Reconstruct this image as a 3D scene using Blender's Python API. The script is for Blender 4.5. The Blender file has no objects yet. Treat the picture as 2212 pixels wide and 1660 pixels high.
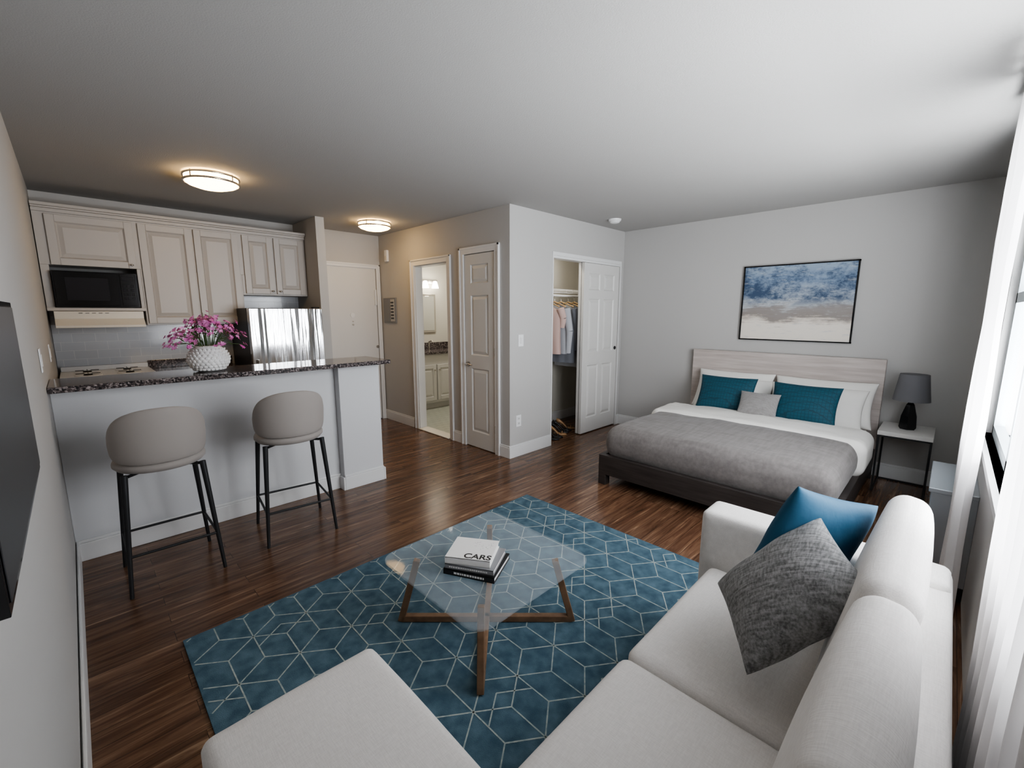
import bpy, bmesh, math, random
from mathutils import Vector, Matrix, noise
random.seed(4)
pi=math.pi
# ---------------------------------------------------------------- materials
def newmat(name):
    m=bpy.data.materials.new(name); m.use_nodes=True
    nt=m.node_tree; b=nt.nodes["Principled BSDF"]; return m,nt,b
def N(nt,t,**k):
    n=nt.nodes.new(t)
    for a,v in k.items():
        if a.startswith("i_"): n.inputs[a[2:].replace("_"," ")].default_value=v
        else: setattr(n,a,v)
    return n
def L(nt,a,b): nt.links.new(a,b)
def c4(c): return (c[0],c[1],c[2],1)
def mk(name,base,rough=.5,metal=0,var=None,bump=None,stretch=None,sheen=0,coat=0,alpha=1,emit=None,spec=None):
    m,nt,b=newmat(name)
    b.inputs["Base Color"].default_value=c4(base); b.inputs["Roughness"].default_value=rough; b.inputs["Metallic"].default_value=metal
    if spec is not None: b.inputs["Specular IOR Level"].default_value=spec
    if sheen: b.inputs["Sheen Weight"].default_value=sheen
    if coat: b.inputs["Coat Weight"].default_value=coat
    if emit: b.inputs["Emission Color"].default_value=c4(emit[0]); b.inputs["Emission Strength"].default_value=emit[1]
    tc=N(nt,"ShaderNodeTexCoord"); mp=N(nt,"ShaderNodeMapping"); L(nt,tc.outputs["Object"],mp.inputs[0])
    if stretch: mp.inputs["Scale"].default_value=stretch
    if var:
        sc,col2,lo,hi=var
        n=N(nt,"ShaderNodeTexNoise"); n.inputs["Scale"].default_value=sc; n.inputs["Detail"].default_value=6
        r=N(nt,"ShaderNodeValToRGB"); r.color_ramp.elements[0].position=lo; r.color_ramp.elements[1].position=hi
        r.color_ramp.elements[0].color=c4(base); r.color_ramp.elements[1].color=c4(col2)
        L(nt,mp.outputs[0],n.inputs["Vector"]); L(nt,n.outputs[0],r.inputs[0]); L(nt,r.outputs[0],b.inputs["Base Color"])
    if bump:
        sc,st,di=bump
        n=N(nt,"ShaderNodeTexNoise"); n.inputs["Scale"].default_value=sc; n.inputs["Detail"].default_value=4
        bp=N(nt,"ShaderNodeBump"); bp.inputs["Strength"].default_value=st; bp.inputs["Distance"].default_value=di
        L(nt,mp.outputs[0],n.inputs["Vector"]); L(nt,n.outputs[0],bp.inputs["Height"]); L(nt,bp.outputs[0],b.inputs["Normal"])
    return m
M={}
M['wall']=mk("wall_paint",(.485,.477,.464),.75,bump=(220,.15,.002))
M['barlit']=mk("bar_paint_lit",(.64,.645,.655),.7,bump=(220,.12,.002))  # wall paint made brighter and cooler; window light put into the bar's colour
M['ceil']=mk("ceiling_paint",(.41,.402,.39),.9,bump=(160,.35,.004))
M['trim']=mk("trim_white",(.72,.72,.715),.4)
M['door']=mk("door_white",(.65,.64,.62),.4)
M['cab']=mk("cabinet_cream",(.50,.47,.44),.4)
M['white']=mk("white_enamel",(.78,.78,.78),.3)
M['black']=mk("black_gloss",(.012,.012,.013),.12)
M['blackm']=mk("black_metal",(.035,.036,.038),.45,.5)
M['screen']=mk("tv_screen",(.03,.031,.034),.4)
M['chrome']=mk("brushed_nickel",(.6,.58,.55),.25,1)
M['dkglass']=mk("dark_glass",(.03,.03,.035),.08)
M['hood']=mk("hood_almond",(.74,.70,.62),.35)
M['fridgeside']=mk("fridge_side",(.04,.04,.045),.4)
M['steel']=mk("stainless_steel",(.72,.72,.73),.14,1,bump=(2.0,.5,.06),stretch=(3.6,1,.2))
def granite():
    m,nt,b=newmat("granite"); tc=N(nt,"ShaderNodeTexCoord")
    v=N(nt,"ShaderNodeTexVoronoi",i_Scale=120.0); n=N(nt,"ShaderNodeTexNoise",i_Scale=80.0,i_Detail=5.0)
    L(nt,tc.outputs["Object"],v.inputs["Vector"]); L(nt,tc.outputs["Object"],n.inputs["Vector"])
    mx=N(nt,"ShaderNodeMix",data_type='FLOAT'); mx.inputs[0].default_value=.5
    L(nt,v.outputs["Color"],mx.inputs[2]); L(nt,n.outputs[0],mx.inputs[3])
    r=N(nt,"ShaderNodeValToRGB"); e=r.color_ramp.elements
    e[0].position=.38; e[0].color=(.022,.020,.022,1); e[1].position=.76; e[1].color=(.40,.35,.34,1)
    a=e.new(.54); a.color=(.10,.08,.078,1)
    L(nt,mx.outputs[0],r.inputs[0]); L(nt,r.outputs[0],b.inputs["Base Color"]); b.inputs["Roughness"].default_value=.1
    return m
M['granite']=granite()
def floormat():
    m,nt,b=newmat("wood_floor"); tc=N(nt,"ShaderNodeTexCoord")
    br=N(nt,"ShaderNodeTexBrick"); br.offset=.37; br.offset_frequency=2
    br.inputs["Scale"].default_value=1; br.inputs["Brick Width"].default_value=.95; br.inputs["Row Height"].default_value=.085
    br.inputs["Mortar Size"].default_value=.0009; br.inputs["Color1"].default_value=(0,0,0,1); br.inputs["Color2"].default_value=(1,1,1,1); br.inputs["Mortar"].default_value=(.5,.5,.5,1)
    L(nt,tc.outputs["Object"],br.inputs["Vector"])
    add=N(nt,"ShaderNodeVectorMath",operation='MULTIPLY_ADD'); add.inputs[1].default_value=(7,13,5)
    L(nt,br.outputs["Color"],add.inputs[0]); L(nt,tc.outputs["Object"],add.inputs[2])
    mp=N(nt,"ShaderNodeMapping"); mp.inputs["Scale"].default_value=(1.3,20,1); L(nt,add.outputs[0],mp.inputs[0])
    n=N(nt,"ShaderNodeTexNoise",i_Scale=1.3,i_Detail=9.0,i_Roughness=.66,i_Distortion=1.1); L(nt,mp.outputs[0],n.inputs["Vector"])
    r=N(nt,"ShaderNodeValToRGB"); e=r.color_ramp.elements
    e[0].position=.30; e[0].color=(.055,.027,.016,1); e[1].position=.78; e[1].color=(.46,.31,.20,1)
    a=e.new(.45); a.color=(.115,.059,.035,1); a=e.new(.58); a.color=(.185,.103,.062,1)
    L(nt,n.outputs[0],r.inputs[0])
    hs=N(nt,"ShaderNodeMix",data_type='RGBA',blend_type='MULTIPLY'); hs.inputs[0].default_value=1
    mr=N(nt,"ShaderNodeMapRange"); mr.inputs["To Min"].default_value=.84; mr.inputs["To Max"].default_value=1.10
    L(nt,br.outputs["Color"],mr.inputs[0]); L(nt,r.outputs[0],hs.inputs[6]); L(nt,mr.outputs[0],hs.inputs[7])
    dk=N(nt,"ShaderNodeMix",data_type='RGBA'); L(nt,br.outputs["Fac"],dk.inputs[0]); L(nt,hs.outputs[2],dk.inputs[6]); dk.inputs[7].default_value=(.03,.015,.009,1)
    L(nt,dk.outputs[2],b.inputs["Base Color"]); b.inputs["Roughness"].default_value=.2
    bp=N(nt,"ShaderNodeBump",i_Strength=.2,i_Distance=.003); L(nt,n.outputs[0],bp.inputs["Height"]); L(nt,bp.outputs[0],b.inputs["Normal"])
    return m
M['floor']=floormat()
def tilemat(name,c1,mort,bw,rh,rough=.12,vert='XZ',ms=.003):
    m,nt,b=newmat(name); tc=N(nt,"ShaderNodeTexCoord"); sp=N(nt,"ShaderNodeSeparateXYZ"); cb=N(nt,"ShaderNodeCombineXYZ")
    L(nt,tc.outputs["Object"],sp.inputs[0]); L(nt,sp.outputs[0],cb.inputs[0]); L(nt,sp.outputs[2 if vert=='XZ' else 1],cb.inputs[1])
    br=N(nt,"ShaderNodeTexBrick"); br.inputs["Scale"].default_value=1; br.inputs["Brick Width"].default_value=bw; br.inputs["Row Height"].default_value=rh
    br.inputs["Mortar Size"].default_value=ms; br.inputs["Color1"].default_value=c4(c1); br.inputs["Color2"].default_value=c4([x*.95 for x in c1]); br.inputs["Mortar"].default_value=c4(mort)
    L(nt,cb.outputs[0],br.inputs["Vector"]); L(nt,br.outputs["Color"],b.inputs["Base Color"]); b.inputs["Roughness"].default_value=rough
    bp=N(nt,"ShaderNodeBump",i_Strength=.5,i_Distance=.003); bp.invert=True; L(nt,br.outputs["Fac"],bp.inputs["Height"]); L(nt,bp.outputs[0],b.inputs["Normal"])
    return m
M['subway']=tilemat("subway_tile",(.60,.615,.64),(.74,.74,.74),.15,.075,ms=.0018)
M['bathtile']=tilemat("bath_floor_tile",(.46,.48,.42),(.28,.29,.26),.1,.1,.3,'XY')
def weave(name,c1,c2,scale,rough=.9,bs=.4,bd=.002,mott=None):
    m,nt,b=newmat(name); tc=N(nt,"ShaderNodeTexCoord")
    outs=[]
    for sc in ((scale,scale*.12,scale*.12),(scale*.12,scale,scale),):
        mp=N(nt,"ShaderNodeMapping"); mp.inputs["Scale"].default_value=sc; L(nt,tc.outputs["Object"],mp.inputs[0])
        n=N(nt,"ShaderNodeTexNoise",i_Scale=1.0,i_Detail=3.0); L(nt,mp.outputs[0],n.inputs["Vector"]); outs.append(n.outputs[0])
    a=N(nt,"ShaderNodeMath",operation='ADD'); L(nt,outs[0],a.inputs[0]); L(nt,outs[1],a.inputs[1])
    mr=N(nt,"ShaderNodeMapRange"); mr.inputs["From Min"].default_value=.75; mr.inputs["From Max"].default_value=1.25; L(nt,a.outputs[0],mr.inputs[0])
    mx=N(nt,"ShaderNodeMix",data_type='RGBA'); L(nt,mr.outputs[0],mx.inputs[0]); mx.inputs[6].default_value=c4(c1); mx.inputs[7].default_value=c4(c2)
    L(nt,mx.outputs[2],b.inputs["Base Color"]); b.inputs["Roughness"].default_value=rough; b.inputs["Sheen Weight"].default_value=.15
    bp=N(nt,"ShaderNodeBump",i_Strength=bs,i_Distance=bd); L(nt,a.outputs[0],bp.inputs["Height"]); L(nt,bp.outputs[0],b.inputs["Normal"])
    return m
M['sofa']=weave("sofa_fabric",(.67,.645,.62),(.75,.725,.70),330,bs=.25)
M['greyp']=weave("grey_weave",(.10,.10,.10),(.30,.30,.30),170,bs=.6)
M['throw']=weave("throw_grey",(.15,.137,.132),(.21,.195,.188),45,bs=.3)
M['stoolf']=mk("stool_velvet",(.33,.30,.278),.85,sheen=.2)
def quilt(name,c,c2,sc):
    m,nt,b=newmat(name); tc=N(nt,"ShaderNodeTexCoord"); v=N(nt,"ShaderNodeTexVoronoi",i_Scale=sc,feature='DISTANCE_TO_EDGE'); v.inputs["Randomness"].default_value=.15
    L(nt,tc.outputs["Object"],v.inputs["Vector"]); r=N(nt,"ShaderNodeValToRGB"); r.color_ramp.elements[0].color=c4(c2); r.color_ramp.elements[1].color=c4(c); r.color_ramp.elements[1].position=.12
    L(nt,v.outputs["Distance"],r.inputs[0]); L(nt,r.outputs[0],b.inputs["Base Color"]); b.inputs["Roughness"].default_value=.75
    bp=N(nt,"ShaderNodeBump",i_Strength=.4,i_Distance=.004); L(nt,v.outputs["Distance"],bp.inputs["Height"]); L(nt,bp.outputs[0],b.inputs["Normal"]); return m
M['teal']=quilt("teal_quilt",(.010,.070,.105),(.005,.038,.06),38)
M['blue']=mk("blue_cotton",(.018,.085,.155),.8,bump=(9,.3,.02))
M['linen']=mk("white_linen",(.80,.785,.75),.8,bump=(7,.35,.02))
M['greyl']=weave("light_grey_linen",(.23,.22,.215),(.31,.30,.295),200)
M['rug']=mk("rug_blue",(.048,.100,.140),.95,var=(16,(.105,.180,.230),.35,.68),bump=(300,.7,.004))
M['rugline']=mk("rug_line",(.42,.46,.43),.95,var=(60,(.24,.31,.32),.4,.7))
M['headwood']=mk("headboard_wood",(.44,.385,.355),.55,var=(3,(.58,.525,.495),.3,.7),stretch=(1,1,14))
M['darkwood']=mk("dark_bed_wood",(.028,.023,.021),.5,var=(4,(.055,.046,.043),.3,.7),stretch=(1,1,14))
M['walnut']=mk("walnut",(.15,.085,.048),.45,var=(5,(.28,.17,.10),.3,.7),stretch=(3,3,3))
M['concrete']=mk("nightstand_top",(.6,.59,.57),.6)
M['shade']=mk("lamp_shade",(.15,.15,.16),.9)
M['book_w']=mk("paper_white",(.8,.79,.77),.6)
M['book_g']=mk("book_grey",(.25,.25,.26),.5)
M['book_k']=mk("book_black",(.015,.015,.016),.4)
M['vase']=mk("vase_white",(.8,.79,.78),.35)
M['pink']=mk("petal_pink",(.66,.11,.44),.6,var=(14,(.82,.34,.66),.35,.65))
M['green']=mk("stem_green",(.06,.11,.03),.6)
M['glow']=mk("lamp_glass",(.9,.85,.7),.4,emit=((1,.64,.27),17))
M['glowb']=mk("bath_lamp_glass",(.9,.9,.85),.4,emit=((1,.9,.75),14))
M['mirror']=mk("mirror",(.8,.82,.82),.02,1)
M['cwall']=mk("closet_wall_paint",(.64,.62,.56),.8)
M['plate']=mk("switch_plate",(.80,.80,.80),.35)
M['panelg']=mk("panel_grey",(.24,.24,.24),.45,.3)
M['wire']=mk("white_wire",(.8,.8,.8),.4)
M['hanger']=mk("hanger_wood",(.5,.33,.16),.5)
M['cl1']=mk("cloth_pink",(.58,.42,.38),.9); M['cl2']=mk("cloth_grey",(.20,.21,.24),.9); M['cl3']=mk("cloth_ltgrey",(.42,.43,.46),.9); M['cl4']=mk("cloth_tan",(.22,.16,.12),.9)
M['shoe']=mk("shoe_black",(.02,.02,.02),.3); M['shoet']=mk("shoe_tan",(.45,.27,.14),.5)
M['ptac']=mk("heater_metal",(.55,.60,.65),.22,.7)
M['alu']=mk("window_frame",(.50,.56,.59),.4,.1)
def glassmat(name,fac,col,rough=.05):
    m=bpy.data.materials.new(name); m.use_nodes=True; nt=m.node_tree; nt.nodes.clear()
    o=N(nt,"ShaderNodeOutputMaterial"); t=N(nt,"ShaderNodeBsdfTransparent"); p=N(nt,"ShaderNodeBsdfPrincipled"); x=N(nt,"ShaderNodeMixShader")
    p.inputs["Base Color"].default_value=c4(col); p.inputs["Roughness"].default_value=rough; x.inputs[0].default_value=fac
    L(nt,t.outputs[0],x.inputs[1]); L(nt,p.outputs[0],x.inputs[2]); L(nt,x.outputs[0],o.inputs[0]); return m
M['tglass']=glassmat("table_glass",.17,(.50,.56,.60))
M['wglass']=glassmat("window_glass",.06,(.8,.85,.9))
def curtainmat():
    m=bpy.data.materials.new("sheer_curtain"); m.use_nodes=True; nt=m.node_tree; nt.nodes.clear()
    o=N(nt,"ShaderNodeOutputMaterial"); t=N(nt,"ShaderNodeBsdfTransparent"); d=N(nt,"ShaderNodeBsdfDiffuse"); tl=N(nt,"ShaderNodeBsdfTranslucent")
    x=N(nt,"ShaderNodeMixShader"); y=N(nt,"ShaderNodeMixShader"); d.inputs[0].default_value=(.80,.775,.775,1); tl.inputs[0].default_value=(.80,.78,.78,1)
    x.inputs[0].default_value=.35; y.inputs[0].default_value=.82
    L(nt,d.outputs[0],x.inputs[1]); L(nt,tl.outputs[0],x.inputs[2]); L(nt,t.outputs[0],y.inputs[1]); L(nt,x.outputs[0],y.inputs[2]); L(nt,y.outputs[0],o.inputs[0]); return m
M['curtain']=curtainmat()
def artmat():
    m,nt,b=newmat("abstract_painting"); tc=N(nt,"ShaderNodeTexCoord"); sp=N(nt,"ShaderNodeSeparateXYZ"); L(nt,tc.outputs["Object"],sp.inputs[0])
    def nz(sc,stretch,det=8,ro=.6,dist=0):
        mp=N(nt,"ShaderNodeMapping"); mp.inputs["Scale"].default_value=stretch; L(nt,tc.outputs["Object"],mp.inputs[0])
        n=N(nt,"ShaderNodeTexNoise",i_Scale=sc,i_Detail=float(det),i_Roughness=ro,i_Distortion=dist); L(nt,mp.outputs[0],n.inputs["Vector"]); return n.outputs[0]
    n1=nz(4,(1,1,2.2)); n2=nz(2.2,(1,1.1,1.8),12,.82,.0); n3=nz(14,(1,.6,3),8,.7); n4=nz(8,(1,.35,8),8,.8)
    z=N(nt,"ShaderNodeMath",operation='MULTIPLY_ADD'); L(nt,n1,z.inputs[0]); z.inputs[1].default_value=.26; L(nt,sp.outputs[2],z.inputs[2])
    z2=N(nt,"ShaderNodeMath",operation='MULTIPLY_ADD'); L(nt,n4,z2.inputs[0]); z2.inputs[1].default_value=.24; L(nt,z.outputs[0],z2.inputs[2])
    r=N(nt,"ShaderNodeValToRGB"); mr=N(nt,"ShaderNodeMapRange"); mr.inputs["From Min"].default_value=-.11; mr.inputs["From Max"].default_value=.61; L(nt,z2.outputs[0],mr.inputs[0]); L(nt,mr.outputs[0],r.inputs[0])
    e=r.color_ramp.elements; e[0].position=.22; e[0].color=(.76,.71,.64,1); e[1].position=1; e[1].color=(.30,.38,.48,1)
    for p,c in ((.27,(.58,.52,.46,1)),(.31,(.27,.24,.22,1)),(.43,(.29,.27,.26,1)),(.48,(.48,.50,.52,1)),(.58,(.34,.39,.46,1)),(.80,(.22,.30,.42,1))): a=e.new(p); a.color=c
    zm=N(nt,"ShaderNodeMapRange"); zm.inputs["From Min"].default_value=-.06; zm.inputs["From Max"].default_value=.05; L(nt,sp.outputs[2],zm.inputs[0])
    th=N(nt,"ShaderNodeMapRange"); th.inputs["From Min"].default_value=.43; th.inputs["From Max"].default_value=.56; L(nt,n2,th.inputs[0])
    mu=N(nt,"ShaderNodeMath",operation='MULTIPLY'); L(nt,zm.outputs[0],mu.inputs[0]); L(nt,th.outputs[0],mu.inputs[1])
    mx=N(nt,"ShaderNodeMix",data_type='RGBA'); L(nt,mu.outputs[0],mx.inputs[0]); L(nt,r.outputs[0],mx.inputs[6]); mx.inputs[7].default_value=(.045,.080,.145,1)
    sc=N(nt,"ShaderNodeMapRange"); sc.inputs["From Min"].default_value=.56; sc.inputs["From Max"].default_value=.64; sc.inputs["To Max"].default_value=.4; L(nt,n3,sc.inputs[0])
    m2=N(nt,"ShaderNodeMix",data_type='RGBA'); L(nt,sc.outputs[0],m2.inputs[0]); L(nt,mx.outputs[2],m2.inputs[6]); m2.inputs[7].default_value=(.50,.52,.54,1)
    L(nt,m2.outputs[2],b.inputs["Base Color"]); b.inputs["Roughness"].default_value=.7; return m
M['art']=artmat()
# ---------------------------------------------------------------- mesh builder
class MB:
    def __init__(s): s.v=[];s.f=[];s.m=[];s.s=[];s.T=Matrix.Identity(4);s.mats=[]
    def mi(s,k):
        if k not in s.mats: s.mats.append(k)
        return s.mats.index(k)
    def add(s,vs,fs,k,sm=False):
        o=len(s.v); s.v+= [s.T@Vector(v) for v in vs]; i=s.mi(k)
        for f in fs: s.f.append([o+a for a in f]); s.m.append(i); s.s.append(sm)
    def box(s,x0,x1,y0,y1,z0,z1,k):
        vs=[(x,y,z) for x in (x0,x1) for y in (y0,y1) for z in (z0,z1)]
        s.add(vs,[(0,1,3,2),(4,6,7,5),(0,4,5,1),(2,3,7,6),(0,2,6,4),(1,5,7,3)],k)
    def frustum(s,x0,x1,z0,z1,yo,yi,ins,k):
        vs=[(x0,yo,z0),(x1,yo,z0),(x1,yo,z1),(x0,yo,z1),(x0+ins,yi,z0+ins),(x1-ins,yi,z0+ins),(x1-ins,yi,z1-ins),(x0+ins,yi,z1-ins)]
        s.add(vs,[(0,1,5,4),(1,2,6,5),(2,3,7,6),(3,0,4,7),(4,5,6,7)],k)
    def cyl(s,p0,p1,r0,r1,k,n=20,sm=True,caps=True):
        p0=Vector(p0);p1=Vector(p1);d=(p1-p0).normalized();a=d.orthogonal().normalized();b=d.cross(a)
        vs=[];
        for p,r in ((p0,r0),(p1,r1)):
            for i in range(n): t=2*pi*i/n; vs.append(p+r*(math.cos(t)*a+math.sin(t)*b))
        s.add(vs,[(i,(i+1)%n,n+(i+1)%n,n+i) for i in range(n)],k,sm)
        if caps: s.add(vs,[tuple(range(n))[::-1],tuple(range(n,2*n))],k,False)
    def beam(s,p0,p1,w,h,k,up=(0,0,1)):
        p0=Vector(p0);p1=Vector(p1);d=(p1-p0).normalized();u=Vector(up); a=d.cross(u).normalized(); b=a.cross(d)
        vs=[p+a*i*w/2+b*j*h/2 for p in (p0,p1) for i,j in ((-1,-1),(1,-1),(1,1),(-1,1))]
        s.add(vs,[(0,1,5,4),(1,2,6,5),(2,3,7,6),(3,0,4,7),(3,2,1,0),(4,5,6,7)],k)
    def tube(s,pts,r,k,n=8):
        for a,b in zip(pts,pts[1:]): s.cyl(a,b,r,r,k,n)
    def lathe(s,prof,c,k,n=32,sm=True,fn=None):
        vs=[];c=Vector(c)
        for j,(r,z) in enumerate(prof):
            for i in range(n):
                t=2*pi*i/n; rr=r*(fn(i,j) if fn else 1); vs.append(c+Vector((rr*math.cos(t),rr*math.sin(t),z)))
        s.add(vs,[(j*n+i,j*n+(i+1)%n,(j+1)*n+(i+1)%n,(j+1)*n+i) for j in range(len(prof)-1) for i in range(n)],k,sm)
    def soft(s,x0,x1,y0,y1,z0,z1,r,k,n=14,puff=(0,0,0),wr=0,ws=4):
        c=Vector(((x0+x1)/2,(y0+y1)/2,(z0+z1)/2)); h=Vector(((x1-x0)/2,(y1-y0)/2,(z1-z0)/2))
        if not hasattr(r,'__len__'): r=(r,r,r)
        def pt(p):
            q=Vector([math.sin(a*pi/2) for a in p]); q=Vector([q[i]*h[i] for i in range(3)])
            inn=Vector([max(-(h[i]-r[i]),min(h[i]-r[i],q[i])) for i in range(3)])
            d=Vector([(q[i]-inn[i])/r[i] for i in range(3)])
            if d.length>1e-6: d.normalize()
            o=inn+Vector([d[i]*r[i] for i in range(3)])
            u=Vector([o[i]/h[i] for i in range(3)])
            for i in range(3):
                j,l=(i+1)%3,(i+2)%3
                o[i]+=puff[i]*u[i]*max(0,1-u[j]**2)**.7*max(0,1-u[l]**2)**.7
            if wr:
                w=noise.noise((o+c)*ws); w2=noise.noise((o+c)*ws*2.7)
                o+=Vector((0,0,1))*(w*wr+w2*wr*.4) if u.z>-.5 else Vector((0,0,0))
            return o+c
        for ax in range(3):
            for sg in (-1,1):
                vs=[]
                for i in range(n+1):
                    for j in range(n+1):
                        p=[0,0,0]; p[ax]=sg; p[(ax+1)%3]=-1+2*i/n; p[(ax+2)%3]=-1+2*j/n; vs.append(pt(p))
                fs=[]
                for i in range(n):
                    for j in range(n):
                        a=i*(n+1)+j; q=(a,a+n+1,a+n+2,a+1); fs.append(q if sg>0 else q[::-1])
                s.add(vs,fs,k,True)
    def pillow(s,w,h,t,k,loc,xa,ya,n=18,pinch=.07,wr=.006):
        xa=Vector(xa).normalized(); ya=Vector(ya); ya=(ya-xa*ya.dot(xa)).normalized(); za=xa.cross(ya); loc=Vector(loc)
        for sg in (-1,1):
            vs=[]
            for i in range(n+1):
                for j in range(n+1):
                    u=math.sin((-1+2*i/n)*pi/2); v=math.sin((-1+2*j/n)*pi/2)
                    x=u*w/2*(1-pinch*(1-v*v)); y=v*h/2*(1-pinch*(1-u*u))
                    z=sg*t/2*((1-u**2)*(1-v**2))**.42
                    p=loc+xa*x+ya*y+za*z
                    p+=za*sg*wr*noise.noise(p*11)*min(1,abs(z)*30)
                    vs.append(p)
            fs=[]
            for i in range(n):
                for j in range(n):
                    a=i*(n+1)+j; q=(a,a+n+1,a+n+2,a+1); fs.append(q if sg>0 else q[::-1])
            s.add(vs,fs,k,True)
    def build(s,name,bevel=0,merge=True,parent=None,seg=2,sub=0):
        me=bpy.data.meshes.new(name); c=Vector((0,0,0))
        lo=Vector([min(v[i] for v in s.v) for i in range(3)]); hi=Vector([max(v[i] for v in s.v) for i in range(3)]); c=(lo+hi)/2
        me.from_pydata([v-c for v in s.v],[],s.f)
        for k in s.mats: me.materials.append(M[k])
        me.polygons.foreach_set("material_index",s.m); me.polygons.foreach_set("use_smooth",s.s)
        if merge:
            bm=bmesh.new(); bm.from_mesh(me); bmesh.ops.remove_doubles(bm,verts=bm.verts,dist=2e-5); bm.to_mesh(me); bm.free()
        ob=bpy.data.objects.new(name,me); bpy.context.collection.objects.link(ob); ob.location=c
        if bevel:
            b=ob.modifiers.new("b","BEVEL"); b.width=bevel; b.segments=seg; b.limit_method='ANGLE'; b.angle_limit=math.radians(50)
        if sub:
            b=ob.modifiers.new("s","SUBSURF"); b.levels=sub; b.render_levels=sub
        if parent: 
            ob.parent=parent; ob.location=c-parent.location
        return ob
def one(name,k,*b,bevel=0):
    m=MB()
    for q in b: m.box(*q,k)
    return m.build(name,bevel=bevel,merge=False)
def HallT(x,y,z=0): # local x -> -Y, local -y (front) -> -X
    return Matrix.Translation((x,y,z))@Matrix.Rotation(-pi/2,4,'Z')
# ---------------------------------------------------------------- room shell
XL,XR,XH,YW,YC,YK,H=-.13,4.98,2.97,-.19,3.0,5.45,2.44
one("floor",'floor',(XL-.1,XR+.1,YW-.1,YK+.1,-.1,0))
one("ceiling",'ceil',(XL-.1,XR+.1,YW-.1,6.05,H,H+.1))
one("wall_left",'wall',(XL-.1,XL,YW-.1,YK+.1,0,H))
one("wall_right",'wall',(XR,XR+.1,YW-.1,6.05,0,H))
one("wall_back",'wall',(XL,2.03,YK,YK+.1,0,H),(2.91,3.07,YK,YK+.1,0,H),(2.03,2.91,YK,YK+.1,2.03,H))
one("wall_hall",'wall',(XH,XH+.1,YC,3.20,0,H),(XH,XH+.1,3.68,3.97,0,H),(XH,XH+.1,4.62,YK,0,H),(XH,XH+.1,3.97,4.62,2.0,H),(XH,XH+.1,3.20,3.68,2.045,H))
one("wall_closet",'wall',(XH+.1,3.60,YC,YC+.1,0,H),(4.90,XR,YC,YC+.1,0,H),(3.60,4.90,YC,YC+.1,2.04,H))
WX0,WX1,WZ0,WZ1=1.0,3.5,.8,2.2
one("wall_window",'wall',(XL,WX0,YW-.1,YW,0,H),(WX1,XR,YW-.1,YW,0,H),(WX0,WX1,YW-.1,YW,0,WZ0),(WX0,WX1,YW-.1,YW,WZ1,H))
one("wall_stub",'wall',(1.91,2.00,4.80,YK,0,H))
one("wall_closet_back",'cwall',(3.07,XR,3.70,3.78,0,H))
one("wall_bathroom_back",'cwall',(3.07,XR,5.92,6.0,0,H))
one("wall_bathroom_side",'cwall',(4.6,4.68,3.78,5.92,0,H))
one("wall_bathroom_left",'cwall',(3.07,3.1,YK,5.92,0,H))
one("floor_bathroom",'bathtile',(XH+.02,4.6,3.78,5.92,-.05,.006))
def bb(name,x0,x1,y0,y1):
    m=MB(); m.box(x0,x1,y0,y1,0,.11,'trim')
    cx=.005
    m.box(x0+(cx if x1-x0<.05 else 0),x1,y0+(cx if y1-y0<.05 else 0),y1,.11,.128,'trim'); m.build(name,bevel=.003,merge=False)
bb("baseboard_left",XL,XL+.015,YW,3.48)
bb("baseboard_hall",XH-.015,XH,3.75,3.90); bb("baseboard_hall_far",XH-.015,XH,4.72,YK)
bb("baseboard_hall_near",XH-.015,XH,YC,3.14)
bb("baseboard_closet",XH-.015,3.60,YC-.015,YC); bb("baseboard_closet_right",4.92,XR,YC-.015,YC)
bb("baseboard_right",XR-.015,XR,YW,YC)
bb("baseboard_closet_inside",3.1,XR,3.685,3.70)
# peninsula bar
m=MB(); m.box(XL,1.45,3.48,3.62,0,1.03,'barlit'); m.box(1.45,1.80,3.40,3.62,0,1.03,'barlit')
m.box(XL,1.45,3.465,3.48,0,.11,'trim'); m.box(1.45,1.80,3.385,3.40,0,.11,'trim'); m.box(1.435,1.45,3.385,3.48,0,.11,'trim'); m.box(1.80,1.815,3.385,3.62,0,.11,'trim')
m.box(XL,1.45,3.47,3.48,.11,.128,'trim'); m.box(1.45,1.80,3.39,3.40,.11,.128,'trim')
m.box(XL+.002,1.83,3.25,3.68,1.035,1.068,'granite')
m.build("breakfast_bar",bevel=.004,merge=False)
# ---------------------------------------------------------------- kitchen
def pdoor(m,x0,x1,z0,z1,y,k,st=.055,t=.02):
    m.box(x0,x0+st,y,y+t,z0,z1,k); m.box(x1-st,x1,y,y+t,z0,z1,k); m.box(x0+st,x1-st,y,y+t,z0,z0+st,k); m.box(x0+st,x1-st,y,y+t,z1-st,z1,k)
    m.frustum(x0+st,x1-st,z0+st,z1-st,y,y+.014,.010,k)
    m.frustum(x0+st+.010,x1-st-.010,z0+st+.010,z1-st-.010,y+.014,y+.002,.030,k)
m=MB(); F=5.12
m.box(XL+.005,1.905,F+.02,YK-.015,1.83,2.25,'cab')
m.box(.485,1.275,F+.02,YK-.015,1.34,1.83,'cab'); m.box(1.275,1.905,F+.02,YK-.015,1.63,1.83,'cab')
m.box(XL+.005,-.075,F+.02,YK-.015,1.47,1.83,'cab')
m.box(XL+.005,.485,F-.02,YK-.015,1.465,1.492,'cab'); m.box(.46,.485,F+.02,YK-.015,1.47,1.83,'cab')
for a in ((-.06,.465,1.83,2.22),(.50,.885,1.355,2.22),(.90,1.26,1.355,2.22),(1.30,1.575,1.645,2.22),(1.59,1.885,1.645,2.22)): pdoor(m,*a,F,'cab')
for i,(d,z0,z1) in enumerate(((.0,2.235,2.262),(.018,2.262,2.276),(.035,2.276,2.30))): m.box(XL+.005,1.905,F-d,YK-.015,z0,z1,'cab')
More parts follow.
